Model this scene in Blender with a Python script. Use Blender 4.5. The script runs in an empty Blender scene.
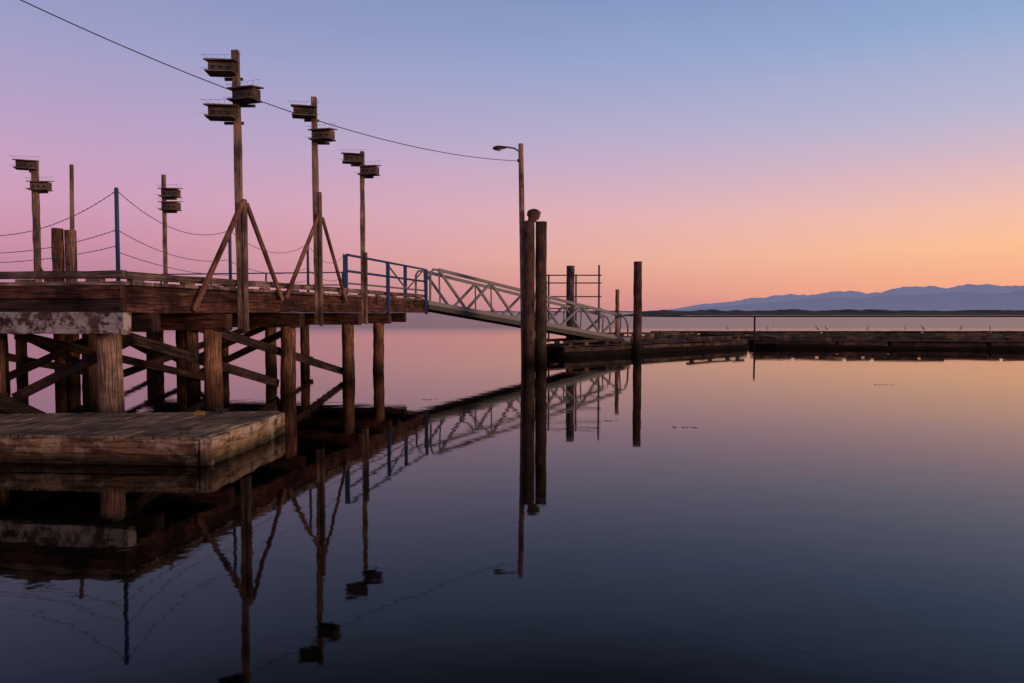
import bpy, math, random
from mathutils import Vector, Matrix, noise
random.seed(7)
scene = bpy.context.scene
COL = scene.collection
H = 2.4

# ------------------------------------------------------------------ materials
def new_mat(name):
    m = bpy.data.materials.new(name); m.use_nodes = True
    nt = m.node_tree; b = nt.nodes["Principled BSDF"]
    return m, nt, b
def N(nt, t, **kw):
    n = nt.nodes.new(t)
    for k, v in kw.items():
        if k in n.inputs: n.inputs[k].default_value = v
        else: setattr(n, k, v)
    return n
def ramp(nt, fac, stops, interp='LINEAR'):
    r = nt.nodes.new('ShaderNodeValToRGB'); r.color_ramp.interpolation = interp
    el = r.color_ramp.elements
    while len(el) < len(stops): el.new(0.5)
    for e, (p, c) in zip(el, stops):
        e.position = p; e.color = (c[0], c[1], c[2], 1)
    nt.links.new(fac, r.inputs[0]); return r.outputs[0]
def mix(nt, a, b, fac, mode='MIX'):
    n = nt.nodes.new('ShaderNodeMix'); n.data_type = 'RGBA'; n.blend_type = mode
    for i, s in ((6, a), (7, b)):
        if isinstance(s, tuple): n.inputs[i].default_value = (s[0], s[1], s[2], 1)
        else: nt.links.new(s, n.inputs[i])
    if isinstance(fac, (int, float)): n.inputs[0].default_value = fac
    else: nt.links.new(fac, n.inputs[0])
    return n.outputs[2]
def maprange(nt, v, a, b, c=0, d=1):
    n = nt.nodes.new('ShaderNodeMapRange'); nt.links.new(v, n.inputs[0])
    n.inputs[1].default_value = a; n.inputs[2].default_value = b
    n.inputs[3].default_value = c; n.inputs[4].default_value = d
    return n.outputs[0]

def wood(name, dark, mid, light, wet=False, paint=None, paint_amt=0.5, rough=0.85, grain=16, checks=0.8):
    m, nt, b = new_mat(name)
    uv = N(nt, 'ShaderNodeUVMap'); uv.uv_map = 'grain'
    mp = N(nt, 'ShaderNodeMapping'); mp.inputs['Scale'].default_value = (grain, 0.9, 1)
    nt.links.new(uv.outputs[0], mp.inputs[0])
    n1 = N(nt, 'ShaderNodeTexNoise', Scale=1.6, Detail=8.0, Roughness=0.68)
    nt.links.new(mp.outputs[0], n1.inputs['Vector'])
    col = ramp(nt, n1.outputs[0], [(0.34, dark), (0.5, mid), (0.68, light)])
    mp2 = N(nt, 'ShaderNodeMapping'); mp2.inputs['Scale'].default_value = (grain*2.2, 0.5, 1)
    nt.links.new(uv.outputs[0], mp2.inputs[0])
    n2 = N(nt, 'ShaderNodeTexNoise', Scale=1.3, Detail=4.0)
    nt.links.new(mp2.outputs[0], n2.inputs['Vector'])
    crack = ramp(nt, n2.outputs[0], [(0.37, (0.15,)*3), (0.44, (1, 1, 1))])
    col = mix(nt, col, crack, checks, 'MULTIPLY')
    geo = N(nt, 'ShaderNodeNewGeometry')
    n3 = N(nt, 'ShaderNodeTexNoise', Scale=1.4, Detail=6.0, Roughness=.65)
    nt.links.new(geo.outputs['Position'], n3.inputs['Vector'])
    blot = ramp(nt, n3.outputs[0], [(0.36, (0.32, 0.31, 0.33)), (0.5, (.85, .85, .85)), (0.63, (1.5, 1.38, 1.26))])
    col = mix(nt, col, blot, 0.95, 'MULTIPLY')
    if paint:
        n4 = N(nt, 'ShaderNodeTexNoise', Scale=3.2, Detail=8.0, Roughness=0.7)
        nt.links.new(geo.outputs['Position'], n4.inputs['Vector'])
        pf = ramp(nt, n4.outputs[0], [(1-paint_amt-0.04, (0, 0, 0)), (1-paint_amt+0.05, (1, 1, 1))])
        pc = mix(nt, paint, crack, 0.35, 'MULTIPLY')
        col = mix(nt, col, pc, pf)
    at = N(nt, 'ShaderNodeAttribute', attribute_name='tint')
    tn = ramp(nt, at.outputs['Fac'], [(0, (0.6, 0.58, 0.58)), (1, (1.3, 1.28, 1.25))])
    col = mix(nt, col, tn, 1.0, 'MULTIPLY')
    if wet:
        sp = N(nt, 'ShaderNodeSeparateXYZ'); nt.links.new(geo.outputs['Position'], sp.inputs[0])
        nz = N(nt, 'ShaderNodeMath', operation='MULTIPLY_ADD'); nt.links.new(n3.outputs[0], nz.inputs[0])
        nz.inputs[1].default_value = -0.9*wet; nt.links.new(sp.outputs[2], nz.inputs[2])
        wf = maprange(nt, nz.outputs[0], -0.35*wet, 0.6*wet, 0.0, 1.0)
        wc = ramp(nt, wf, [(0, (0.13, 0.14, 0.12)), (0.45, (0.5, 0.5, 0.44)), (1, (1, 1, 1))])
        col = mix(nt, col, wc, 1.0, 'MULTIPLY')
    nt.links.new(col, b.inputs['Base Color'])
    b.inputs['Roughness'].default_value = rough
    b.inputs['Specular IOR Level'].default_value = 0.2
    bp = N(nt, 'ShaderNodeBump', Strength=1.0, Distance=0.025)
    hm = N(nt, 'ShaderNodeMath', operation='MULTIPLY_ADD'); nt.links.new(crack, hm.inputs[0]); hm.inputs[1].default_value = .4
    nt.links.new(n1.outputs[0], hm.inputs[2])
    nt.links.new(hm.outputs[0], bp.inputs['Height']); nt.links.new(bp.outputs[0], b.inputs['Normal'])
    return m
def metal(name, c, rough=0.5, rust=0.3, metallic=0.4, rustc=(0.09, 0.04, 0.025)):
    m, nt, b = new_mat(name)
    geo = N(nt, 'ShaderNodeNewGeometry')
    n = N(nt, 'ShaderNodeTexNoise', Scale=7.0, Detail=6.0, Roughness=0.7)
    nt.links.new(geo.outputs['Position'], n.inputs['Vector'])
    f = ramp(nt, n.outputs[0], [(1-rust-0.12, (0, 0, 0)), (1-rust+0.08, (1, 1, 1))])
    col = mix(nt, c, rustc, f)
    nt.links.new(col, b.inputs['Base Color'])
    b.inputs['Roughness'].default_value = rough; b.inputs['Metallic'].default_value = metallic
    return m

M_pole = wood('weathered_pole', (0.13, 0.075, 0.055), (0.31, 0.20, 0.15), (0.48, 0.345, 0.27))
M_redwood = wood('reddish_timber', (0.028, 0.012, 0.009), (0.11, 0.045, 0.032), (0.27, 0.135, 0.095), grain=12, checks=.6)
M_bracewood = wood('brown_brace', (0.12, 0.045, 0.03), (0.29, 0.135, 0.095), (0.42, 0.225, 0.165))
M_kerb = wood('grey_kerb', (0.09, 0.06, 0.047), (0.29, 0.20, 0.165), (0.46, 0.35, 0.30))
M_white = wood('whitewashed_beam', (0.05, 0.028, 0.02), (0.15, 0.09, 0.075), (0.28, 0.19, 0.165), paint=(0.52, 0.45, 0.43), paint_amt=0.5)
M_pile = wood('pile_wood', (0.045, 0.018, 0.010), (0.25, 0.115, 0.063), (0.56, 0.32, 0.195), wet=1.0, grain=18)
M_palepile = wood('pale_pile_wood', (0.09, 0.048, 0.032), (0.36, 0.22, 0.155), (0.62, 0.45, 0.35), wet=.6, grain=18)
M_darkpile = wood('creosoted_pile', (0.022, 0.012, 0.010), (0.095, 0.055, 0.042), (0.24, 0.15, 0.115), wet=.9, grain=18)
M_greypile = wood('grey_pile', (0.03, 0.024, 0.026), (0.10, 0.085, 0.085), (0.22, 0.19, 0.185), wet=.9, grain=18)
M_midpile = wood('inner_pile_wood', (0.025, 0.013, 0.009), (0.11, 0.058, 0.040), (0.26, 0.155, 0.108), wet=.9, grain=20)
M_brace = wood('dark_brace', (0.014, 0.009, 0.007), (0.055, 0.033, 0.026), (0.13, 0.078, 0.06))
M_float = wood('float_planks', (0.11, 0.07, 0.042), (0.31, 0.215, 0.14), (0.46, 0.34, 0.235), grain=8, checks=.55)
M_floatside = wood('float_beam', (0.05, 0.027, 0.015), (0.21, 0.12, 0.07), (0.36, 0.225, 0.14), wet=.28, paint=(0.36, 0.26, 0.18), paint_amt=0.46, grain=8, checks=.5)
M_floatend_lit = wood('float_end_beam_lit', (0.09, 0.05, 0.03), (0.32, 0.20, 0.125), (0.52, 0.37, 0.25), wet=.28, paint=(0.52, 0.39, 0.28), paint_amt=0.48, grain=8, checks=.5)  # lighter, warmer copy of the beam wood, light on the end face painted in
M_dock = wood('dock_timber', (0.025, 0.015, 0.012), (0.09, 0.053, 0.042), (0.20, 0.13, 0.105))
M_dockrail = wood('dock_rail_timber', (0.03, 0.02, 0.016), (0.12, 0.08, 0.065), (0.28, 0.20, 0.17))
M_box = wood('birdhouse_wood', (0.06, 0.04, 0.03), (0.15, 0.10, 0.08), (0.26, 0.18, 0.15))
M_roof = wood('birdhouse_roof', (0.11, 0.08, 0.07), (0.25, 0.19, 0.165), (0.38, 0.31, 0.28))
M_blue = metal('blue_paint', (0.025, 0.075, 0.19), 0.6, 0.34, 0.0)
M_alu = metal('weathered_aluminium', (0.25, 0.235, 0.24), 0.6, 0.24, 0.1, (0.13, 0.10, 0.085))
M_steel = metal('dark_steel', (0.05, 0.042, 0.04), 0.6, 0.4, 0.2)
M_frame = metal('grey_frame_steel', (0.14, 0.13, 0.135), 0.6, 0.35, 0.1)
M_chain = metal('galvanised_chain', (0.24, 0.24, 0.26), 0.5, 0.25, 0.3)
M_hole, _, _b = new_mat('hole_black'); _b.inputs['Base Color'].default_value = (0.006, 0.005, 0.005, 1)
M_wire, _, _b = new_mat('cable_black'); _b.inputs['Base Color'].default_value = (0.02, 0.018, 0.02, 1)
M_lens, _, _b = new_mat('lamp_glass'); _b.inputs['Base Color'].default_value = (0.35, 0.32, 0.3, 1); _b.inputs['Roughness'].default_value = 0.2
M_yellow = metal('yellow_rope', (0.35, 0.2, 0.04), 0.8, 0.3, 0.0)
M_weed = metal('kelp', (0.05, 0.035, 0.022), 0.7, 0.3, 0.0)
M_gullw = metal('gull_white', (0.8, 0.78, 0.77), 0.9, 0.25, 0.0, (0.3, 0.3, 0.32))
M_gulll = metal('gull_leg', (0.4, 0.2, 0.1), 0.8, 0.2, 0.0)

# ------------------------------------------------------------------ mesh builder
class MB:
    def __init__(s): s.v = []; s.f = []; s.uv = []; s.t = []
    def _face(s, idx, uvs, tint): s.f.append(idx); s.uv.extend(uvs); s.t.append(tint)
    def beam(s, p0, p1, w, h, up=(0, 0, 1), jit=0.004, seg=None, tint=None):
        p0 = Vector(p0); p1 = Vector(p1); d = p1-p0; L = d.length; d.normalize()
        up = Vector(up)
        if abs(d.dot(up)) > 0.99: up = Vector((0, 1, 0))
        sx = d.cross(up).normalized(); sy = sx.cross(d).normalized()
        n = seg or max(1, min(24, int(L/0.7)))
        ou, ov = random.uniform(0, 50), random.uniform(0, 50)
        if tint is None: tint = random.random()
        base = len(s.v)
        for i in range(n+1):
            c = p0+d*(L*i/n)
            for a, b in ((-1, -1), (1, -1), (1, 1), (-1, 1)):
                j = Vector((random.uniform(-1, 1), random.uniform(-1, 1), random.uniform(-1, 1)))*jit
                s.v.append(c+sx*(a*w/2)+sy*(b*h/2)+j)
        per = [0, w, w+h, 2*w+h, 2*w+2*h]
        for i in range(n):
            for k in range(4):
                a = base+i*4+k; b = base+i*4+(k+1) % 4
                v0 = L*i/n; v1 = L*(i+1)/n
                s._face((a, b, b+4, a+4), [(ou+per[k], ov+v0), (ou+per[k+1], ov+v0), (ou+per[k+1], ov+v1), (ou+per[k], ov+v1)], tint)
        e = base+n*4
        s._face((base+3, base+2, base+1, base), [(ou, ov), (ou+w, ov), (ou+w, ov+h*.2), (ou, ov+h*.2)], tint)
        s._face((e, e+1, e+2, e+3), [(ou, ov), (ou+w, ov), (ou+w, ov+h*.2), (ou, ov+h*.2)], tint)
    def tube(s, pts, radii, n=12, wob=0.0, tint=None, flat=1.0):
        pts = [Vector(p) for p in pts]
        if not isinstance(radii, (list, tuple)): radii = [radii]*len(pts)
        ou, ov = random.uniform(0, 50), random.uniform(0, 50)
        if tint is None: tint = random.random()
        base = len(s.v); L = 0; Ls = []
        ref = None
        lob = [1+random.uniform(-wob, wob) for _ in range(n)]
        for i, p in enumerate(pts):
            if i: L += (p-pts[i-1]).length
            Ls.append(L)
            d = (pts[min(i+1, len(pts)-1)]-pts[max(i-1, 0)]).normalized()
            if ref is None: ref = Vector((0, 0, 1)) if abs(d.z) < 0.9 else Vector((0, 1, 0))
            sx = d.cross(ref).normalized(); sy = sx.cross(d).normalized()
            for k in range(n):
                a = 2*math.pi*k/n; r = radii[i]*lob[k]*(1+random.uniform(-wob, wob)*0.4)
                s.v.append(p+sx*(math.cos(a)*r)+sy*(math.sin(a)*r*flat))
        rr = max(radii)
        for i in range(len(pts)-1):
            for k in range(n):
                a = base+i*n+k; b = base+i*n+(k+1) % n
                u0 = 2*math.pi*rr*k/n; u1 = 2*math.pi*rr*(k+1)/n
                s._face((a, b, b+n, a+n), [(ou+u0, ov+Ls[i]), (ou+u1, ov+Ls[i]), (ou+u1, ov+Ls[i+1]), (ou+u0, ov+Ls[i+1])], tint)
        for st, rev in ((base, True), (base+(len(pts)-1)*n, False)):
            idx = list(range(st, st+n)); 
            if rev: idx.reverse()
            s._face(tuple(idx), [(ou+math.cos(6.283*k/n)*rr, ov+math.sin(6.283*k/n)*rr*.1) for k in range(n)], tint*0.8)
    def obj(s, name, mat, parent=None, smooth=False, bevel=0, label=None):
        org = parent.location.copy() if parent else Vector((0, 0, 0))
        me = bpy.data.meshes.new(name)
        me.from_pydata([tuple(v-org) for v in s.v], [], s.f)
        uvl = me.uv_layers.new(name='grain')
        for i, uv in enumerate(s.uv): uvl.data[i].uv = uv
        at = me.attributes.new('tint', 'FLOAT', 'FACE')
        at.data.foreach_set('value', s.t)
        me.materials.append(mat)
        if smooth:
            for p in me.polygons: p.use_smooth = len(p.vertices) == 4
        me.update()
        o = bpy.data.objects.new(name, me); COL.objects.link(o)
        if parent: o.parent = parent
        if bevel:
            md = o.modifiers.new('bevel', 'BEVEL'); md.width = bevel; md.segments = 2; md.limit_method = 'ANGLE'
            md.angle_limit = math.radians(50)
        if label: o['label'] = label
        return o
def tag(o, label, cat, group=None):
    o['label'] = label; o['category'] = cat
    if group: o['group'] = group
    return o
def thing(name, loc, label, cat, group=None):
    e = bpy.data.objects.new(name, None); e.location = loc; e.empty_display_size = 0.3
    COL.objects.link(e); return tag(e, label, cat, group)
def copy_thing(t, loc, rotz=0):
    c = t.copy(); COL.objects.link(c); c.location = loc; c.rotation_euler = (0, 0, rotz)
    for ch in [o for o in COL.objects if o.parent == t]:
        k = ch.copy(); COL.objects.link(k); k.parent = c
        k.matrix_parent_inverse = Matrix.Identity(4)
    return c

# ------------------------------------------------------------------ world
w = bpy.data.worlds.new("World"); scene.world = w; w.use_nodes = True
nt = w.node_tree; nt.nodes.clear()
def sr(r, g, b):
    f = lambda c: (c/255/12.92) if c/255 <= 0.04045 else ((c/255+0.055)/1.055)**2.4
    return (f(r), f(g), f(b))
tc = N(nt, 'ShaderNodeTexCoord'); sp = N(nt, 'ShaderNodeSeparateXYZ')
nt.links.new(tc.outputs['Generated'], sp.inputs[0])
z = sp.outputs[2]
cn = N(nt, 'ShaderNodeTexNoise', Scale=2.2, Detail=4.0)
cm = N(nt, 'ShaderNodeMapping'); cm.inputs['Scale'].default_value = (1, 1, 9)
nt.links.new(tc.outputs['Generated'], cm.inputs[0]); nt.links.new(cm.outputs[0], cn.inputs['Vector'])
za = N(nt, 'ShaderNodeMath', operation='MULTIPLY_ADD'); nt.links.new(cn.outputs[0], za.inputs[0])
za.inputs[1].default_value = 0.03; nt.links.new(z, za.inputs[2])
zz = N(nt, 'ShaderNodeMath', operation='ADD'); nt.links.new(za.outputs[0], zz.inputs[0]); zz.inputs[1].default_value = -0.015
sc = maprange(nt, zz.outputs[0], 0, 0.5)
left = ramp(nt, sc, [(0.0, sr(170, 120, 146)), (0.07, sr(184, 127, 152)), (0.17, sr(203, 142, 168)), (0.28, sr(207, 156, 187)),
                     (0.42, sr(190, 160, 196)), (0.62, sr(160, 158, 200)), (0.78, sr(138, 148, 192)), (1.0, sr(62, 62, 80))])
right = ramp(nt, sc, [(0.0, sr(230, 152, 136)), (0.06, sr(250, 172, 136)), (0.15, sr(255, 194, 150)), (0.24, sr(246, 193, 172)),
                      (0.34, sr(221, 186, 194)), (0.46, sr(186, 184, 210)), (0.66, sr(146, 171, 212)), (0.8, sr(128, 153, 197)), (1.0, sr(62, 66, 84))])
hx = N(nt, 'ShaderNodeMath', operation='MULTIPLY_ADD'); nt.links.new(sp.outputs[0], hx.inputs[0])
hx.inputs[1].default_value = 0.90; hx.inputs[2].default_value = 0.44; hx.use_clamp = True
grad = mix(nt, left, right, hx.outputs[0])
bg = N(nt, 'ShaderNodeBackground', Strength=0.98); nt.links.new(grad, bg.inputs[0])
sky = N(nt, 'ShaderNodeTexSky'); sky.sky_type = 'NISHITA'; sky.sun_disc = False
sky.sun_elevation = math.radians(4); sky.sun_rotation = math.radians(120)
bg2 = N(nt, 'ShaderNodeBackground', Strength=0.006); nt.links.new(sky.outputs[0], bg2.inputs[0])
ad = N(nt, 'ShaderNodeAddShader'); nt.links.new(bg.outputs[0], ad.inputs[0]); nt.links.new(bg2.outputs[0], ad.inputs[1])
wo = N(nt, 'ShaderNodeOutputWorld'); nt.links.new(ad.outputs[0], wo.inputs[0])

sun = bpy.data.lights.new('sun', 'SUN'); sun.energy = 1.05; sun.angle = math.radians(12); sun.color = (1.0, 0.64, 0.43)
so = bpy.data.objects.new('sun', sun); COL.objects.link(so)
az, el = math.radians(120), math.radians(7)
sd = Vector((math.sin(az)*math.cos(el), math.cos(az)*math.cos(el), math.sin(el)))
so.rotation_euler = (-sd).to_track_quat('-Z', 'Y').to_euler(); so.location = (20, -5, 12)

# ------------------------------------------------------------------ water
def sheet(name, mat, x0, x1, y0, y1, zz=0):
    me = bpy.data.meshes.new(name)
    me.from_pydata([(x0, y0, zz), (x1, y0, zz), (x1, y1, zz), (x0, y1, zz)], [], [(0, 1, 2, 3)])
    me.materials.append(mat); o = bpy.data.objects.new(name, me); COL.objects.link(o); o['kind'] = 'structure'; return o
m, nt, b = new_mat('calm_water')
b.inputs['Base Color'].default_value = (0.002, 0.0016, 0.0016, 1)
b.inputs['IOR'].default_value = 1.25
geo = N(nt, 'ShaderNodeNewGeometry')
mp = N(nt, 'ShaderNodeMapping'); mp.inputs['Scale'].default_value = (0.75, 1.25, 1); mp.inputs['Rotation'].default_value = (0, 0, 0.25)
nt.links.new(geo.outputs['Position'], mp.inputs[0])
r1 = N(nt, 'ShaderNodeTexNoise', Scale=1.3, Detail=3.0, Roughness=0.55); nt.links.new(mp.outputs[0], r1.inputs['Vector'])
r2 = N(nt, 'ShaderNodeTexNoise', Scale=0.14, Detail=2.0); nt.links.new(mp.outputs[0], r2.inputs['Vector'])
amp = maprange(nt, r2.outputs[0], 0.35, 0.7, 0.3, 1.4)
mu = N(nt, 'ShaderNodeMath', operation='MULTIPLY'); nt.links.new(r1.outputs[0], mu.inputs[0]); nt.links.new(amp, mu.inputs[1])
bp = N(nt, 'ShaderNodeBump', Strength=1.0, Distance=0.0030); nt.links.new(mu.outputs[0], bp.inputs['Height'])
nt.links.new(bp.outputs[0], b.inputs['Normal'])
# the open bay beyond the docks is ruffled by a light breeze
sy_ = N(nt, 'ShaderNodeSeparateXYZ'); nt.links.new(geo.outputs['Position'], sy_.inputs[0])
nt.links.new(maprange(nt, sy_.outputs[1], 62, 110, 0.03, 0.27), b.inputs['Roughness'])
sheet('water', m, -40000, 40000, -3000, 60000)

# ------------------------------------------------------------------ distant land
def interp(x, tab):
    if x <= tab[0][0]: return tab[0][1]
    for (a, ya), (b_, yb) in zip(tab, tab[1:]):
        if x <= b_: return ya+(yb-ya)*(x-a)/(b_-a)
    return tab[-1][1]
def terrain(name, mat, xs, y0, y1, ny, hf):
    v = []; f = []; nx = len(xs)
    for j in range(ny):
        t = j/(ny-1)
        for x in xs: v.append((x, y0+(y1-y0)*t, hf(x, t)))
    for j in range(ny-1):
        for i in range(nx-1):
            a = j*nx+i; f.append((a, a+1, a+nx+1, a+nx))
    me = bpy.data.meshes.new(name); me.from_pydata(v, [], f); me.materials.append(mat)
    for p in me.polygons: p.use_smooth = True
    o = bpy.data.objects.new(name, me); COL.objects.link(o); o['kind'] = 'structure'; return o
def mtn_mat(name, lo, hi, zt, haze_glow=0.0, haze_glow_col=(0, 0, 0)):
    m, nt, b = new_mat(name)
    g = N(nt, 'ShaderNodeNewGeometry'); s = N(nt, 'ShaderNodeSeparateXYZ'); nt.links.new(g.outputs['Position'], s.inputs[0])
    c = ramp(nt, maprange(nt, s.outputs[2], 0, zt), [(0, lo), (1, hi)])  # base colour changes with height, haze painted into the slopes
    nt.links.new(c, b.inputs['Base Color']); b.inputs['Roughness'].default_value = 1; b.inputs['Specular IOR Level'].default_value = 0
    if haze_glow:
        b.inputs['Emission Color'].default_value = (*haze_glow_col, 1); b.inputs['Emission Strength'].default_value = haze_glow  # flat emission stands in for aerial haze, the slopes do not glow
    return m
prof = [(1900, 0), (2600, 20), (3300, 70), (3900, 150), (4500, 215), (5400, 300), (6100, 345), (7000, 395), (7800, 425), (8600, 490), (9100, 500), (9700, 530), (12000, 560), (16000, 450), (20000, 200)]
def ridged(v, o=6):
    s_ = 0; a = 1; f = 1
    for _ in range(o): s_ += a*(1-2.2*abs(noise.noise(v*f))); a *= .52; f *= 2.1
    return s_*.5
def mh(x, t):
    p = interp(x, prof)*0.74; ridge = math.sin(math.pi*min(1, t))**0.8
    n = ridged(Vector((x/1100, t*1.2, 1.3)))-.55
    return max(-5, p*ridge*(1+0.30*n))
terrain('mountains', mtn_mat('blue_slopes_painted_haze', (0.12, 0.11, 0.11), (0.085, 0.095, 0.105), 300, 1.0, sr(98, 100, 130)), [1850+i*45 for i in range(400)], 12000, 15000, 17, mh)
def mh2(x, t):
    p = interp(x-600, prof)*1.16; n = ridged(Vector((x/850+7, t*1.2, 5.3)))-.55
    return max(-5, (p*(1+0.30*n))*math.sin(math.pi*t))
terrain('far_mountains', mtn_mat('far_slopes_painted_haze', (0.10, 0.09, 0.09), (0.08, 0.085, 0.095), 480, 1.0, sr(108, 108, 138)), [2500+i*45 for i in range(460)], 15500, 18500, 13, mh2)
m, nt, b = new_mat('marsh_scrub')
g = N(nt, 'ShaderNodeNewGeometry'); n_ = N(nt, 'ShaderNodeTexNoise', Scale=0.5, Detail=6.0); nt.links.new(g.outputs['Position'], n_.inputs['Vector'])
nt.links.new(ramp(nt, n_.outputs[0], [(0.3, (0.03, 0.026, 0.022)), (0.7, (0.09, 0.07, 0.055))]), b.inputs['Base Color']); b.inputs['Roughness'].default_value = 1
def marsh(x, t):
    e = min(1, max(0, (x-62)/22))
    n = noise.fractal(Vector((x/9, t*4, 2)), 1.0, 2.2, 6)
    return -0.3+(2.0*math.sin(math.pi*t)**0.5+1.6*max(-.6, n)*math.sin(math.pi*t)+1.1)*e
terrain('marsh_shore', m, [60+i*1.1 for i in range(600)], 345, 480, 12, marsh)
def lowland(x, t):
    n = noise.fractal(Vector((x/220, t*4, 8)), 1.0, 2.2, 5)
    return -1+(9+8*n)*math.sin(math.pi*t)**0.6
terrain('low_hills', mtn_mat('dim_lowland', (0.34, 0.25, 0.28), (0.36, 0.28, 0.32), 20), [-9000+i*60 for i in range(330)], 4200, 5600, 8, lowland)

# ------------------------------------------------------------------ pier
O = Vector((-7.9, 14.4, 0)); D = Vector((0.1905, 0.9817, 0)); T = Vector((-0.9817, 0.1905, 0))
def P(s, t, zz): return O+D*s+T*t+Vector((0, 0, zz))
SL, TW = 20.1, 14.0
pier = thing('pier', P(0, 0, 0), 'old timber pier on pilings with reddish edge beams', 'pier')
mb = MB(); s = 0.0
while s < SL-0.1:
    wd = random.choice((0.19, 0.24, 0.29)); wd = min(wd, SL-s)
    mb.beam(P(s+wd/2, -0.04+random.uniform(-0.03, 0.02), 2.985), P(s+wd/2, TW, 2.985), wd-0.012, 0.075, seg=4, jit=0.003); s += wd
mb.obj('deck', M_kerb, pier)
def edge_run(name, mat, t, z, w, h, s0, s1, L, label=None, axis='s', gap=0.02, bevel=0.012):
    a = s0
    while a < s1-0.2:
        mb = MB()
        e = min(a+L*random.uniform(0.8, 1.2), s1); dz = random.uniform(-0.014, 0.014); dt = random.uniform(-.012, .012)
        if axis == 's': mb.beam(P(a, t+dt, z+dz), P(e-gap, t+dt, z+dz), w, h, jit=0.009)
        else: mb.beam(P(t+dt, a, z+dz), P(t+dt, e-gap, z+dz), w, h, jit=0.009)
        a = e
        mb.obj(name, mat, pier, bevel=bevel, label=label)
edge_run('edge_beam', M_redwood, 0.08, 2.79, 0.14, 0.29, 0.1, SL, 4.2)
edge_run('edge_beam', M_redwood, 0.05, 2.505, 0.16, 0.26, 0.1, SL, 5.2)
edge_run('edge_beam', M_redwood, 0.0, 2.80, 0.14, 0.27, -0.05, TW, 5, axis='t')
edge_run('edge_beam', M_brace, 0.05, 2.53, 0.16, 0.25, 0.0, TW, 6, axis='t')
edge_run('kerb', M_kerb, 0.12, 3.16, 0.17, 0.15, 0.2, SL, 4.6, gap=0.05)
edge_run('kerb', M_kerb, 0.1, 3.16, 0.17, 0.15, 0.0, TW, 4.4, axis='t', gap=0.05)
edge_run('edge_beam', M_redwood, TW-.1, 2.7, 0.15, 0.45, 0.1, SL, 6)
mb = MB(); mb.beam(P(SL-.02, .2, 2.65), P(SL-.02, TW, 2.65), .15, .55); mb.obj('edge_beam', M_redwood, pier)
for i in range(12):
    mb = MB(); mb.beam(P(0.4+i*1.7, 0.12, 3.055), P(0.75+i*1.7, 0.12, 3.055), 0.14, 0.055, tint=.5); mb.obj('kerb_block', M_kerb, pier)
for i in range(8):
    mb = MB(); mb.beam(P(0.1, 0.5+i*1.7, 3.055), P(0.1, 0.85+i*1.7, 3.055), 0.14, 0.055, tint=.5); mb.obj('kerb_block', M_kerb, pier)
for t in (1.6, 3.4, 5.2, 7.0, 8.8, 10.6, 12.4):
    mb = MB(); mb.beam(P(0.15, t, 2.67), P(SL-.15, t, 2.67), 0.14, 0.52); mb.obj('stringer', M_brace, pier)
bents = [0.42, 3.25, 7.0, 11.3, 14.3, 18.4]
rows = [0.15, 3.4, 6.9, 10.4, 13.6]
for bi, s in enumerate(bents):
    mb = MB()
    if bi == 0:
        mb.beam(P(-0.12, -0.22, 2.175), P(-0.12, TW, 2.175), 0.26, 0.44, jit=0.014, seg=24, tint=.75)
        mb.obj('cap_beam', M_white, pier, bevel=0.02, label='whitewashed timber beam with peeling paint')
        mb = MB(); mb.beam(P(0.9, -0.1, 2.17), P(0.9, TW, 2.17), 0.28, 0.4); mb.obj('cap_beam', M_brace, pier, bevel=0.015)
    else:
        t0 = -0.32 if bi < 5 else 0.5
        mb.beam(P(s, t0, 2.15), P(s, TW, 2.15), 0.3, 0.42, jit=0.008)
        mb.obj('cap_beam', M_redwood if bi < 5 else M_brace, pier, bevel=0.015)
    for ri, t in enumerate(rows):
        if bi == 5 and ri in (0, 3): continue
        tt = t+random.uniform(-.25, .25)*(ri > 0); ss = s+random.uniform(-.15, .15)*(ri > 0)
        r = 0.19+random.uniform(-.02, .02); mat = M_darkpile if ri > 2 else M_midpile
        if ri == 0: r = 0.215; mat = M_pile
        if bi == 0 and ri == 0: tt = 0.62; ss = 0.35; r = 0.235; mat = M_palepile
        if bi == 0 and ri > 0: ss = 0.5
        lx, ly = random.uniform(-.08, .08), random.uniform(-.06, .06)
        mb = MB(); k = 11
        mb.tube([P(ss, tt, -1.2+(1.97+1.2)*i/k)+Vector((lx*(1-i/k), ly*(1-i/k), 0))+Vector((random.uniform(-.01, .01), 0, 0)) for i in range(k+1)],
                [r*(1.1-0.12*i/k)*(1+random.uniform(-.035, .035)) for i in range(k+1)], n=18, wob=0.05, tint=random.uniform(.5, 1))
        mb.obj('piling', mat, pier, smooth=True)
def brace(a, b_, w=0.08, h=0.20, mat=M_brace):
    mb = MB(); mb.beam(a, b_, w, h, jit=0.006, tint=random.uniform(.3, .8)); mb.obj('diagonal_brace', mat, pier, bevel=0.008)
for bi, ri, up_ in ((0, 0, 0), (0, 1, 1), (0, 2, 0), (1, 1, 0), (1, 2, 1), (2, 0, 0), (2, 2, 1), (3, 1, 0), (3, 2, 1), (2, 3, 0), (4, 3, 1)):
    s = bents[bi]+.24; t0, t1 = rows[ri], rows[ri+1]
    if up_: brace(P(s, t0+.1, .5), P(s, t1-.1, 1.85))
    else: brace(P(s, t0+.1, 1.85), P(s, t1-.1, .5))
brace(P(3.4, .46, 2.0), P(11.5, .46, .25), h=.24); brace(P(.6, .52, 1.9), P(7.0, .50, .25), h=.24)
brace(P(.5, 3.05, 1.9), P(7.2, 3.05, .35)); brace(P(6.9, 3.1, 1.9), P(14.4, 3.1, .45))
brace(P(3.3, 3.7, .5), P(11.2, 3.7, 1.9)); brace(P(.6, 6.6, 1.9), P(7.0, 6.6, .4)); brace(P(.6, 10.1, .4), P(7.0, 10.1, 1.9))
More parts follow.
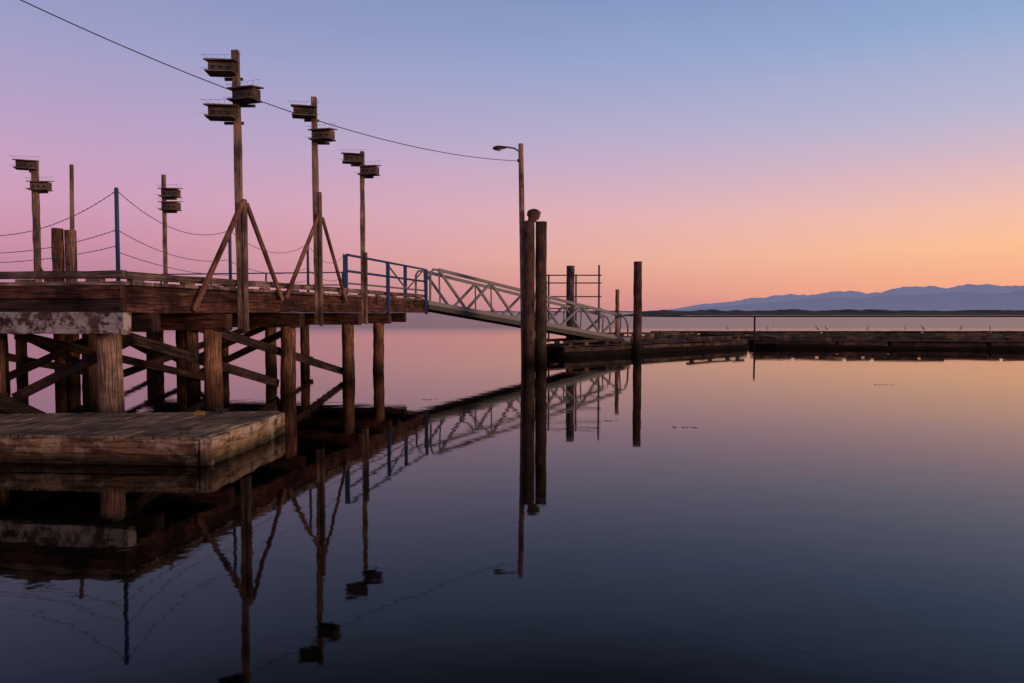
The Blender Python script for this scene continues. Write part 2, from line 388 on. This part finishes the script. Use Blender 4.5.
mb = MB(); mb.tube([P(-.55, 1.1, .12), P(-.5, 2.4, .55), P(-.45, 4.2, 1.05), P(-.4, 7, 1.75)], [.16, .18, .19, .19], n=14, wob=.05); mb.obj('sloping_log', M_darkpile, pier, smooth=True)

def piling(name, x, y, ztop, r, mat, label, group=None, lean=(0, 0), zb=-1.5, tint=None):
    mb = MB(); k = 16
    mb.tube([(x+lean[0]*i/k+random.uniform(-.01, .01), y+lean[1]*i/k, zb+(ztop-zb)*i/k) for i in range(k+1)],
            [r*(1.06-0.1*i/k)*(1+random.uniform(-.03, .03)) for i in range(k+1)], n=20, wob=0.05, tint=tint)
    o = mb.obj(name, mat, None, smooth=True); return tag(o, label, 'piling', group)
piling('piling', -15.26, 24.0, 5.2, 0.185, M_pile, 'brown timber piling rising through the pier deck', 'pilings paired at the pier deck', tint=.9)
piling('piling', -14.89, 24.1, 5.15, 0.18, M_pile, 'brown timber piling rising through the pier deck', 'pilings paired at the pier deck', tint=.6)
mb = MB(); mb.tube([(-14.42, 23.4, 3.0), (-14.36, 23.4, 7.2)], [0.075, 0.06], n=10, wob=.03)
tag(mb.obj('wooden_post', M_pole, None, smooth=True), 'slim bare wooden post standing on the pier deck', 'post')

# ------------------------------------------------------------------ birdhouse poles
proto = thing('birdhouse', (0, 0, -50), 'dark wooden nesting box with overhanging roof mounted on a pole', 'birdhouse', 'birdhouses on the pier poles')
bx = Vector((0, 0, -50))
mb = MB(); mb.beam(bx+Vector((-.31, 0, .155)), bx+Vector((.31, 0, .155)), 0.32, 0.28, seg=1, jit=.003); mb.obj('wall', M_box, proto, bevel=0.006)
mb = MB(); mb.beam(bx+Vector((-.38, -.04, .325)), bx+Vector((.38, -.04, .325)), 0.50, 0.035, up=(0, -0.16, 1), seg=3); mb.obj('roof', M_roof, proto)
mb = MB(); mb.beam(bx+Vector((-.35, -.08, .0)), bx+Vector((.35, -.08, .0)), 0.50, 0.03, seg=2); mb.obj('perch_ledge', M_roof, proto)
for k in (-.19, 0, .19):
    mb = MB(); mb.tube([bx+Vector((k, -.155, .13)), bx+Vector((k, -.166, .13))], 0.04, n=14); mb.obj('entrance_hole', M_hole, proto)
mb = MB()
for k in range(6):
    x = -.38+k*.15; mb.tube([bx+Vector((x*.6, .05, .34)), bx+Vector((x*1.25, -.1, .46))], 0.003, n=4)
mb.tube([bx+Vector((-.52, -.12, .43)), bx+Vector((.52, -.12, .48))], 0.0035, n=4)
mb.tube([bx+Vector((-.48, -.30, .05)), bx+Vector((.48, -.30, .03))], 0.0035, n=4)
mb.obj('perch_wire', M_steel, proto)
first = [True]
def place_box(x, y, zc, rz):
    l = (x, y, zc-0.18)
    if first[0]:
        first[0] = False; proto.location = l; proto.rotation_euler = (0, 0, rz)
    else: copy_thing(proto, l, rz)
def bird_pole(x, y, ztop, zbase, w, boxes, label, braces=None, doubled=None, lean=0.0):
    e = thing('birdhouse_pole', (x, y, zbase), label, 'pole', 'tall wooden birdhouse poles')
    mb = MB(); mb.beam((x, y, zbase), (x+lean, y, ztop), w, w, up=(0, 1, 0), seg=14, jit=.011, tint=.75); mb.obj('shaft', M_pole, e, bevel=.01)
    if doubled:
        mb = MB(); mb.beam((x+w*.5+.04, y-.02, zbase-.05), (x+w*.5+.04, y-.02, doubled), .075, w*1.1, up=(0, 1, 0), seg=6, jit=.004, tint=.45); mb.obj('splice_plank', M_pole, e, bevel=.006)
    for (a, b_) in (braces or []):
        mb = MB(); mb.beam(a, b_, .07, .13, jit=.004, tint=.6); mb.obj('brace', M_bracewood, e, bevel=.006)
    for dx, zc in boxes:
        mb = MB(); mb.beam((x+dx*1.3, y+.12, zc-.22), (x-dx*.25, y+.12, zc-.22), .05, .07); mb.obj('bracket', M_box, e)
        place_box(x+dx+lean*.7, y-.14, zc, random.uniform(-.2, .2)+(0.22 if dx < 0 else -0.1))
pa = P(4.2, -0.14, 0); pb = P(8.55, -0.14, 0); pc = P(12.3, -0.14, 0)
bird_pole(pa.x-.06, pa.y, 9.08, 1.95, .165, [(-.30, 8.62), (.30, 7.94), (-.32, 7.50)], 'tall timber pole with three birdhouses braced to the pier edge',
          [(P(2.15, -.12, 2.42), P(4.1, -.2, 5.2)), (P(6.2, -.12, 2.75), P(4.3, -.2, 5.2))], doubled=5.3, lean=-.06)
bird_pole(pb.x-.08, pb.y, 9.18, 2.0, .16, [(-.30, 8.70), (.31, 7.98)], 'tall timber pole with two birdhouses braced to the pier edge',
          [(P(6.4, -.12, 2.8), P(8.45, -.2, 5.5)), (P(10.6, -.12, 2.72), P(8.65, -.2, 5.4))], doubled=6.2, lean=-.04)
bird_pole(pc.x-.1, pc.y, 8.3, 2.0, .15, [(-.34, 8.04), (.30, 7.60)], 'timber pole with two birdhouses at the pier edge', doubled=4.6)
bird_pole(-17.95, 27.0, 8.1, 3.0, .19, [(-.22, 7.92), (.3, 7.14)], 'timber pole with two birdhouses on the pier deck', [((-17.35, 27, 3.03), (-17.95, 27, 4.2)), ((-16.65, 27, 3.03), (-17.9, 27, 3.9))])
bird_pole(-13.6, 28.0, 7.75, 3.0, .13, [(.34, 7.05), (.34, 6.54)], 'slim timber pole with two stacked birdhouses on the pier deck')

# ------------------------------------------------------------------ chain railing
cr = thing('chain_railing', P(0, 0, 3.0), 'blue steel posts with sagging chains along the pier edge', 'railing')
def post(s, t, z0, z1, r=.04):
    mb = MB(); mb.tube([P(s, t, z0), P(s, t, z1-.02), P(s, t, z1)], [r, r, r*.6], n=12); mb.tube([P(s, t, z0), P(s, t, z0+.03)], r*2, n=12)
    mb.obj('post', M_blue, cr, smooth=True)
def chain(a, b_, sag, r=.0075):
    a = Vector(a); b_ = Vector(b_); n = int((b_-a).length/.05); pts = []; rr = []
    for i in range(n+1):
        t = i/n; p = a.lerp(b_, t); p.z -= sag*4*t*(1-t); pts.append(p); rr.append(r*(0.7 if i % 2 else 1.4))
    mb = MB(); mb.tube(pts, rr, n=6); mb.obj('chain', M_chain, cr)
posts = [(.1, .14, 4.92), (4.05, .14, 4.55), (8.3, .14, 4.6), (11.0, .14, 4.45)]
for s, t, zt in posts: post(s, t, 3.0, zt)
post(.14, 6.1, 3.0, 4.92); post(.14, 11.8, 3.0, 4.9)
for (s0, t0, z0), (s1, t1, z1) in zip(posts, posts[1:]):
    chain(P(s0, t0, z0-.05), P(s1, t1, z1-.05), .42); chain(P(s0, t0, z0-.85), P(s1, t1, z1-.8), .25); chain(P(s0, t0, z0-1.3), P(s1, t1, z1-1.2), .12)
for (t0, t1) in ((.14, 6.1), (6.1, 11.8)):
    chain(P(.12, t0, 4.87), P(.12, t1, 4.87), .86); chain(P(.12, t0, 4.08), P(.12, t1, 4.05), .42); chain(P(.12, t0, 3.75), P(.12, t1, 3.7), .28)

br = thing('pipe_railing', P(15, .1, 3.0), 'blue painted pipe railing at the gangway head of the pier', 'railing')
for s in (11.05, 14.75, 17.3, 19.75):
    mb = MB(); zb = 2.3 if s in (14.75, 19.75) else 3.0
    tt = -.07 if zb < 3 else .1
    mb.beam(P(s, tt, zb), P(s, tt, 4.42), .14, .14, jit=0); mb.obj('post', M_blue, br, bevel=.01)
for zz_ in (4.42, 3.85):
    mb = MB(); mb.tube([P(11.0, .03, zz_), P(19.8, .03, zz_)], .045, n=8); mb.obj('rail', M_blue, br, smooth=True)
mb = MB(); mb.tube([P(11.0, .05, 3.42), P(19.8, .05, 3.42)], .035, n=8); mb.obj('rail', M_alu, br, smooth=True)
mb = MB(); mb.beam(P(14.8, .03, 4.4), P(17.2, .03, 3.42), .05, .05, jit=0); mb.obj('stay_bar', M_alu, br)
mb = MB(); mb.beam(P(17.4, .03, 3.42), P(19.7, .03, 4.4), .05, .05, jit=0); mb.obj('stay_bar', M_alu, br)
br2 = thing('pipe_railing', P(19.4, 3, 3.0), 'blue pipe railing across the end of the pier', 'railing')
for t in (4, 8, 11, 13.8):
    mb = MB(); mb.beam(P(19.4, t, 3.02), P(19.4, t, 4.3), .07, .07, jit=0); mb.obj('post', M_blue, br2)
for zz_ in (4.3, 3.7):
    mb = MB(); mb.tube([P(19.4, 3.9, zz_), P(19.4, 13.8, zz_)], .03, n=8); mb.obj('rail', M_blue, br2, smooth=True)

# ------------------------------------------------------------------ gangway
G0 = Vector((-4.0, 33.9, 2.85)); G1 = Vector((6.85, 41.45, .78)); gd = (G1-G0); GL = gd.length; gd.normalize()
gn = Vector((-gd.y, gd.x, 0)).normalized()
gw = thing('gangway', G0, 'grey metal truss gangway sloping from the pier down to the floating dock', 'gangway')
for side in (0, 1):
    off = gn*(1.5*side); mb = MB(); n = 4; hh = 1.66
    mb.beam(G0+off, G1+off, .14, .2, jit=.001, seg=4, tint=.4)
    top0 = G0+off+gd*.6+Vector((0, 0, hh)); top1 = G1+off-gd*.7+Vector((0, 0, hh*.8))
    mb.beam(top0, top1, .13, .15, jit=.001, seg=4, tint=.75)
    arc = [G0+off+gd*.12+Vector((0, 0, .1)), G0+off+gd*.14+Vector((0, 0, 1.4)), G0+off+gd*.28+Vector((0, 0, 1.62)), top0]
    mb.tube(arc, .055, n=8, tint=.7)
    arc = [G1+off-gd*.1+Vector((0, 0, .1)), G1+off-gd*.15+Vector((0, 0, .85)), G1+off-gd*.35+Vector((0, 0, 1.2)), top1]
    mb.tube(arc, .055, n=8, tint=.7)
    for i in range(n+1):
        t = i/n; lo = (G0+off).lerp(G1+off, .05+.89*t); hi = top0.lerp(top1, t)
        mb.beam(lo, hi, .07, .07, jit=0, tint=.5)
        if i < n:
            mid = (G0+off).lerp(G1+off, .05+.89*(i+.5)/n)
            mb.beam(hi, mid, .11, .11, jit=0, tint=.6); mb.beam(mid, top0.lerp(top1, (i+1)/n), .11, .11, jit=0, tint=.6)
    mb.obj('side_truss', M_alu, gw)
mb = MB(); mb.beam(G0+gn*.75-Vector((0, 0, .02)), G1+gn*.75-Vector((0, 0, .02)), 1.36, .14, jit=.001); mb.obj('walkway', M_dock, gw)
mb = MB(); mb.beam(G0+Vector((0, 0, -.20))-gn*.04, G1+Vector((0, 0, -.20))-gn*.04, .14, .22, jit=.002, tint=.2); mb.obj('bottom_beam', M_steel, gw)
mb = MB(); mb.beam(G0+Vector((0, 0, -.20))+gn*1.54, G1+Vector((0, 0, -.20))+gn*1.54, .14, .22, jit=.002, tint=.2); mb.obj('bottom_beam', M_steel, gw)

# ------------------------------------------------------------------ marina pilings
p1 = piling('piling', .79, 33.1, 6.6, .262, M_darkpile, 'tall dark piling beside its twin with a rounded wooden cap', 'tall dark pilings beside the gangway', tint=1.0)
p2 = piling('piling', 1.355, 33.2, 6.58, .262, M_darkpile, 'tall dark piling beside its twin near the gangway', 'tall dark pilings beside the gangway', tint=.8)
piling('piling', 7.12, 40.4, 5.25, .24, M_darkpile, 'dark piling standing at the edge of the floating dock', 'dock pilings')
piling('piling', 3.35, 41.0, 5.05, .24, M_greypile, 'dark grey piling behind the gangway foot', 'dock pilings', tint=.9)
piling('piling', 6.3, 42.6, 3.75, .12, M_pile, 'slim brown piling at the gangway foot', 'dock pilings')
piling('piling', 15.9, 46.6, 2.1, .06, M_darkpile, 'thin stake at the corner of the floating dock', 'dock pilings')
cx, cy = .98, 33.12
mb = MB(); mb.tube([(cx-.06, cy, 6.58), (cx-.05, cy, 6.66), (cx, cy, 6.76), (cx+.01, cy, 6.88), (cx+.02, cy, 7.0), (cx+.02, cy, 7.1), (cx+.02, cy, 7.16)],
                   [.22, .20, .26, .31, .30, .22, .09], n=14, wob=.2, tint=.5)
mb.obj('cap', M_box, p1, smooth=True, label='rounded weathered wooden cap')

lp = thing('street_lamp', (.62, 33.55, 0), 'timber lamp post with cobra head lamp beside tall pilings', 'street lamp')
mb = MB(); mb.tube([(.60-.0195*i, 33.55-.02*i, -1.2+i*1.14) for i in range(11)], [.155-.004*i for i in range(11)], n=14, wob=.03, tint=.75); mb.obj('pole', M_pole, lp, smooth=True)
y_ = 33.3
mb = MB(); mb.tube([(.40, y_, 9.80), (.1, y_-.02, 9.98), (-.25, y_-.02, 10.03), (-.5, y_-.02, 10.02)], .045, n=8); mb.obj('arm', M_alu, lp, smooth=True)
mb = MB(); mb.tube([(-.22, y_, 10.03), (-.35, y_, 10.02), (-.65, y_, 10.01), (-.82, y_, 9.98), (-.9, y_, 9.97)], [.05, .11, .16, .14, .04], n=12, flat=.6); mb.obj('lamp_head', M_steel, lp, smooth=True)
mb = MB(); mb.tube([(-.45, y_, 9.95), (-.6, y_, 9.91), (-.76, y_, 9.91)], [.05, .10, .05], n=10, flat=.6); mb.obj('lens', M_lens, lp, smooth=True)
mb = MB(); mb.beam((.29, y_, 9.36), (.29, y_, 9.48), .1, .1, jit=0); mb.obj('bracket', M_steel, lp)

A = Vector((-13.06, 15.5, 10.3)); B = Vector((.36, 33.3, 9.4)); pts = []
for i in range(61):
    t = i/60; p = A.lerp(B, t); p.z -= 1.04*4*t*(1-t); pts.append(p)
mb = MB(); mb.tube(pts, .014, n=6); tag(mb.obj('overhead_cable', M_wire, None, smooth=True), 'thin black cable sagging across to the lamp post', 'cable')
up = thing('utility_pole', (-13.06, 15.6, 3.0), 'round timber utility pole carrying the cable above the pier', 'utility pole')
mb = MB(); mb.tube([(-13.06, 15.6, 3.0+i*.94) for i in range(9)], [.16-.006*i for i in range(9)], n=14, wob=.03); mb.obj('pole', M_pole, up, smooth=True)
mb = MB(); mb.beam((-13.6, 15.52, 10.2), (-12.5, 15.52, 10.2), .1, .1); mb.obj('crossarm', M_pole, up)

hf = thing('steel_frame', (4.2, 41.8, .6), 'upright rectangular metal frame beside the gangway foot', 'frame')
for x, zt_ in ((2.15, 4.6), (3.75, 4.6), (5.1, 5.15)):
    mb = MB(); mb.beam((x, 41.8, .6), (x, 41.8, zt_), .10, .10, jit=0); mb.obj('post', M_frame, hf)
for zz_ in (4.55, 4.1, 3.3, 2.6):
    mb = MB(); mb.beam((2.0, 41.8, zz_), (5.25, 41.8, zz_), .07, .07, jit=0); mb.obj('crossbar', M_frame, hf)

# ------------------------------------------------------------------ floating docks
def dock(a, b_, width, ztop, label, rail=True, group='floating docks', side=None):
    a = Vector((a[0], a[1], 0)); b_ = Vector((b_[0], b_[1], 0)); d = (b_-a); L = d.length; d.normalize(); n = Vector((-d.y, d.x, 0))
    e = thing('floating_dock', a, label, 'dock', group)
    mb = MB(); k = int(L/.6)
    for i in range(k):
        c = a+d*(L*(i+.5)/k); mb.beam(c+n*.02+Vector((0, 0, ztop-.03)), c+n*width+Vector((0, 0, ztop-.03+random.uniform(-.01, .01))), L/k-.02, .06, seg=2)
    mb.obj('deck', M_dock, e)
    for off in (0.0, width):
        x = 0
        while x < L-.3:
            x2 = min(x+random.uniform(3.0, 6.5), L); dz = random.uniform(-.05, .05); mb = MB()
            mb.beam(a+d*x+n*off+Vector((0, 0, ztop-.20+dz)), a+d*(x2-random.uniform(.05, .3))+n*off+Vector((0, 0, ztop-.20+dz+random.uniform(-.03, .03))), .14, random.uniform(.18, .26), jit=.025)
            mb.obj('side_beam', side or M_dock, e, bevel=.01)
            x = x2
    for off in (.25, width-.25):
        mb = MB(); mb.tube([a+d*(L*i/14)+n*off+Vector((0, 0, .08+random.uniform(-.05, .05))) for i in range(15)], [.3+random.uniform(-.05, .04) for _ in range(15)], n=12, wob=.07)
        mb.obj('float_log', M_darkpile, e, smooth=True)
    if not rail: return e
    for off in (.1, width-.1):
        x = 0.1
        while x < L-.3:
            x2 = min(x+random.uniform(1.6, 5.5), L)
            if random.random() < .72:
                dz = random.uniform(-.05, .03); mb = MB()
                mb.beam(a+d*x+n*off+Vector((0, 0, ztop+.2+dz)), a+d*(x2-.25)+n*off+Vector((0, 0, ztop+.2+random.uniform(-.05, .03))), .15, random.uniform(.12, .18), jit=.02)
                q = x+.3
                while q < x2-.2:
                    mb.beam(a+d*q+n*off+Vector((0, 0, ztop+.075)), a+d*(q+.3)+n*off+Vector((0, 0, ztop+.075)), .13, .16); q += random.uniform(1.1, 1.9)
                mb.obj('kerb_rail', M_dockrail, e)
            x = x2
    return e
dock((2.7, 37.2), (15.7, 47.4), 2.6, .62, 'weathered floating dock with timber kerb rails at the gangway foot', side=M_dockrail)
dock((16.2, 47.6), (48, 41.6), 2.4, .55, 'long dark floating dock with timber kerb rails')
dock((17, 55), (60, 50.5), 2.2, .5, 'long dark floating dock behind another dock')
dock((12.5, 62), (80, 62), 2.2, .7, 'distant low floating dock on the calm water', rail=False)
dock((6.3, 52), (15.5, 58.5), 2.2, .5, 'short floating dock behind the gangway foot')

# ------------------------------------------------------------------ near float
FR = Vector((-4.79, 11.1, 0)); BR = Vector((-4.60, 14.0, 0)); BL = Vector((-11.2, 13.5, 0)); FL = Vector((-11.2, 11.55, 0))
fl = thing('swim_float', FR, 'weathered plank float moored beside the pier pilings', 'float')
zt = .44; mb = MB(); k = 30
for i in range(k):
    t0 = (i+.5)/k; f = FR.lerp(FL, t0); bk = BR.lerp(BL, t0); wd = (FR-FL).length/k-random.uniform(.006, .022)
    dd = (bk-f).normalized()
    mb.beam(f+Vector((0, 0, zt-.02+random.uniform(-.006, .006)))-dd*random.uniform(.06, .09), bk+dd*random.uniform(-.05, .05)+Vector((0, 0, zt-.02+random.uniform(-.006, .006))), wd, .05, seg=6, jit=.005, tint=random.uniform(.5, .9))
mb.obj('deck', M_float, fl, bevel=.005)
zc = .195
mb = MB(); mb.beam(FR+Vector((-.11, -.0, zc+.09)), FL+Vector((0, 0, zc+.09)), .18, .24, jit=.018, seg=24, tint=.85); mb.obj('side_beam', M_floatside, fl, bevel=.02)
mb = MB(); mb.beam(FR+Vector((-.11, .03, zc-.14)), FL+Vector((0, .03, zc-.14)), .18, .22, jit=.018, seg=24, tint=.5); mb.obj('side_beam', M_floatside, fl, bevel=.02)
mb = MB(); mb.beam(FR+Vector((-.0, -.09, zc+.005)), BR+Vector((.02, -.0, zc+.005)), .20, .44, jit=.018, seg=12, tint=.9); mb.obj('side_beam', M_floatend_lit, fl, bevel=.025, label='worn end beam with warm light painted into its colour')
mb = MB(); mb.beam(BR+Vector((-.12, 0, zc)), BL+Vector((0, 0, zc)), .18, .42, jit=.01, tint=.2); mb.obj('side_beam', M_floatside, fl, bevel=.02)
mb = MB(); mb.beam(FR+Vector((-.6, 1.4, .1)), FL+Vector((0, 1.1, .1)), 1.7, .5, jit=.01); mb.obj('flotation_block', M_darkpile, fl)
for cx_, cy_ in ((-5.25, 11.32), (-5.6, 13.6)):
    mb = MB(); z0 = zt+.01
    mb.tube([(cx_-.06, cy_, z0), (cx_-.05, cy_, z0+.07)], .018, n=8); mb.tube([(cx_+.06, cy_, z0), (cx_+.05, cy_, z0+.07)], .018, n=8)
    mb.tube([(cx_-.15, cy_, z0+.085), (cx_-.07, cy_, z0+.075), (cx_+.07, cy_, z0+.075), (cx_+.15, cy_, z0+.085)], [.012, .02, .02, .012], n=8)
    mb.obj('cleat', M_steel, fl, smooth=True)
mb = MB()
pts = [(-5.9+.12*math.cos(a*.45), 13.3+.09*math.sin(a*.45), zt+.02+.002*a) for a in range(34)]
mb.tube(pts, .012, n=6); tag(mb.obj('rope_coil', M_yellow, None, smooth=True), 'small coil of yellow rope on the float', 'rope')

# ------------------------------------------------------------------ gulls
gull = thing('gull', (0, 0, -60), 'small white gull standing on the floating dock', 'gull', 'gulls resting on the docks')
gb = Vector((0, 0, -60)); G_ = 1.15
mb = MB(); mb.tube([gb+Vector(p)*G_ for p in ((.22, 0, .45), (.17, 0, .455), (.13, 0, .46), (.09, 0, .46), (.07, 0, .42), (.05, 0, .36), (.0, 0, .30), (-.06, 0, .25), (-.13, 0, .2), (-.22, 0, .16))],
                   [r*G_ for r in (.006, .014, .045, .055, .05, .075, .11, .10, .065, .015)], n=12); mb.obj('body', M_gullw, gull, smooth=True)
for yy in (-.03, .03):
    mb = MB(); mb.tube([gb+Vector((-.02, yy, 0))*G_, gb+Vector((-.02, yy, .24))*G_], .009, n=6); mb.tube([gb+Vector((-.02, yy, .005))*G_, gb+Vector((.05, yy, .005))*G_], [.008, .014], n=6, flat=.3); mb.obj('leg', M_gulll, gull)
spots = [(22.5, 62.4, .70, .3), (26.8, 62.4, .70, 2.6), (31.3, 62.4, .70, .1), (36.1, 62.4, .70, 3.0), (39.5, 62.4, .70, 0), (34.6, 62.4, .70, .5), (42.0, 62.4, .70, 1.0), (27.6, 62.4, .70, 3.4), (19.0, 62.4, .70, .2)]
gull.location = spots[0][:3]; gull.rotation_euler = (0, 0, spots[0][3])
for s_ in spots[1:]: copy_thing(gull, s_[:3], s_[3])

# ------------------------------------------------------------------ floating seaweed
for (x, y, r) in ((3.55, 14.7, .16), (12.3, 23.4, .2), (-2.3, 19.4, .12), (-6.1, 6.3, .4), (-6.9, 6.0, .3), (2.2, 15.6, .1)):
    mb = MB()
    for k in range(12):
        a = random.uniform(0, 6.28); c = Vector((x+random.uniform(-r, r)*1.6, y+random.uniform(-r, r)*.5, .0))
        l = random.uniform(.1, .3)*r*2.4
        mb.tube([c, c+Vector((math.cos(a)*l*.5, math.sin(a)*l*.3, .004)), c+Vector((math.cos(a+.5)*l, math.sin(a+.5)*l*.5, .0))], [.003, .006, .002], n=5)
    tag(mb.obj('floating_seaweed', M_weed, None), 'loose tangle of dark seaweed floating on calm water', 'seaweed', 'floating seaweed scraps')

# ------------------------------------------------------------------ camera
cam = bpy.data.cameras.new('camera'); cam.lens = 25; cam.sensor_width = 36; cam.clip_end = 90000
co = bpy.data.objects.new('camera', cam); COL.objects.link(co); co.location = (0, 0, H)
co.rotation_euler = (math.radians(90-2.376), 0, 0); scene.camera = co
scene.view_settings.view_transform = 'Standard'; scene.view_settings.look = 'None'; scene.view_settings.exposure = 0
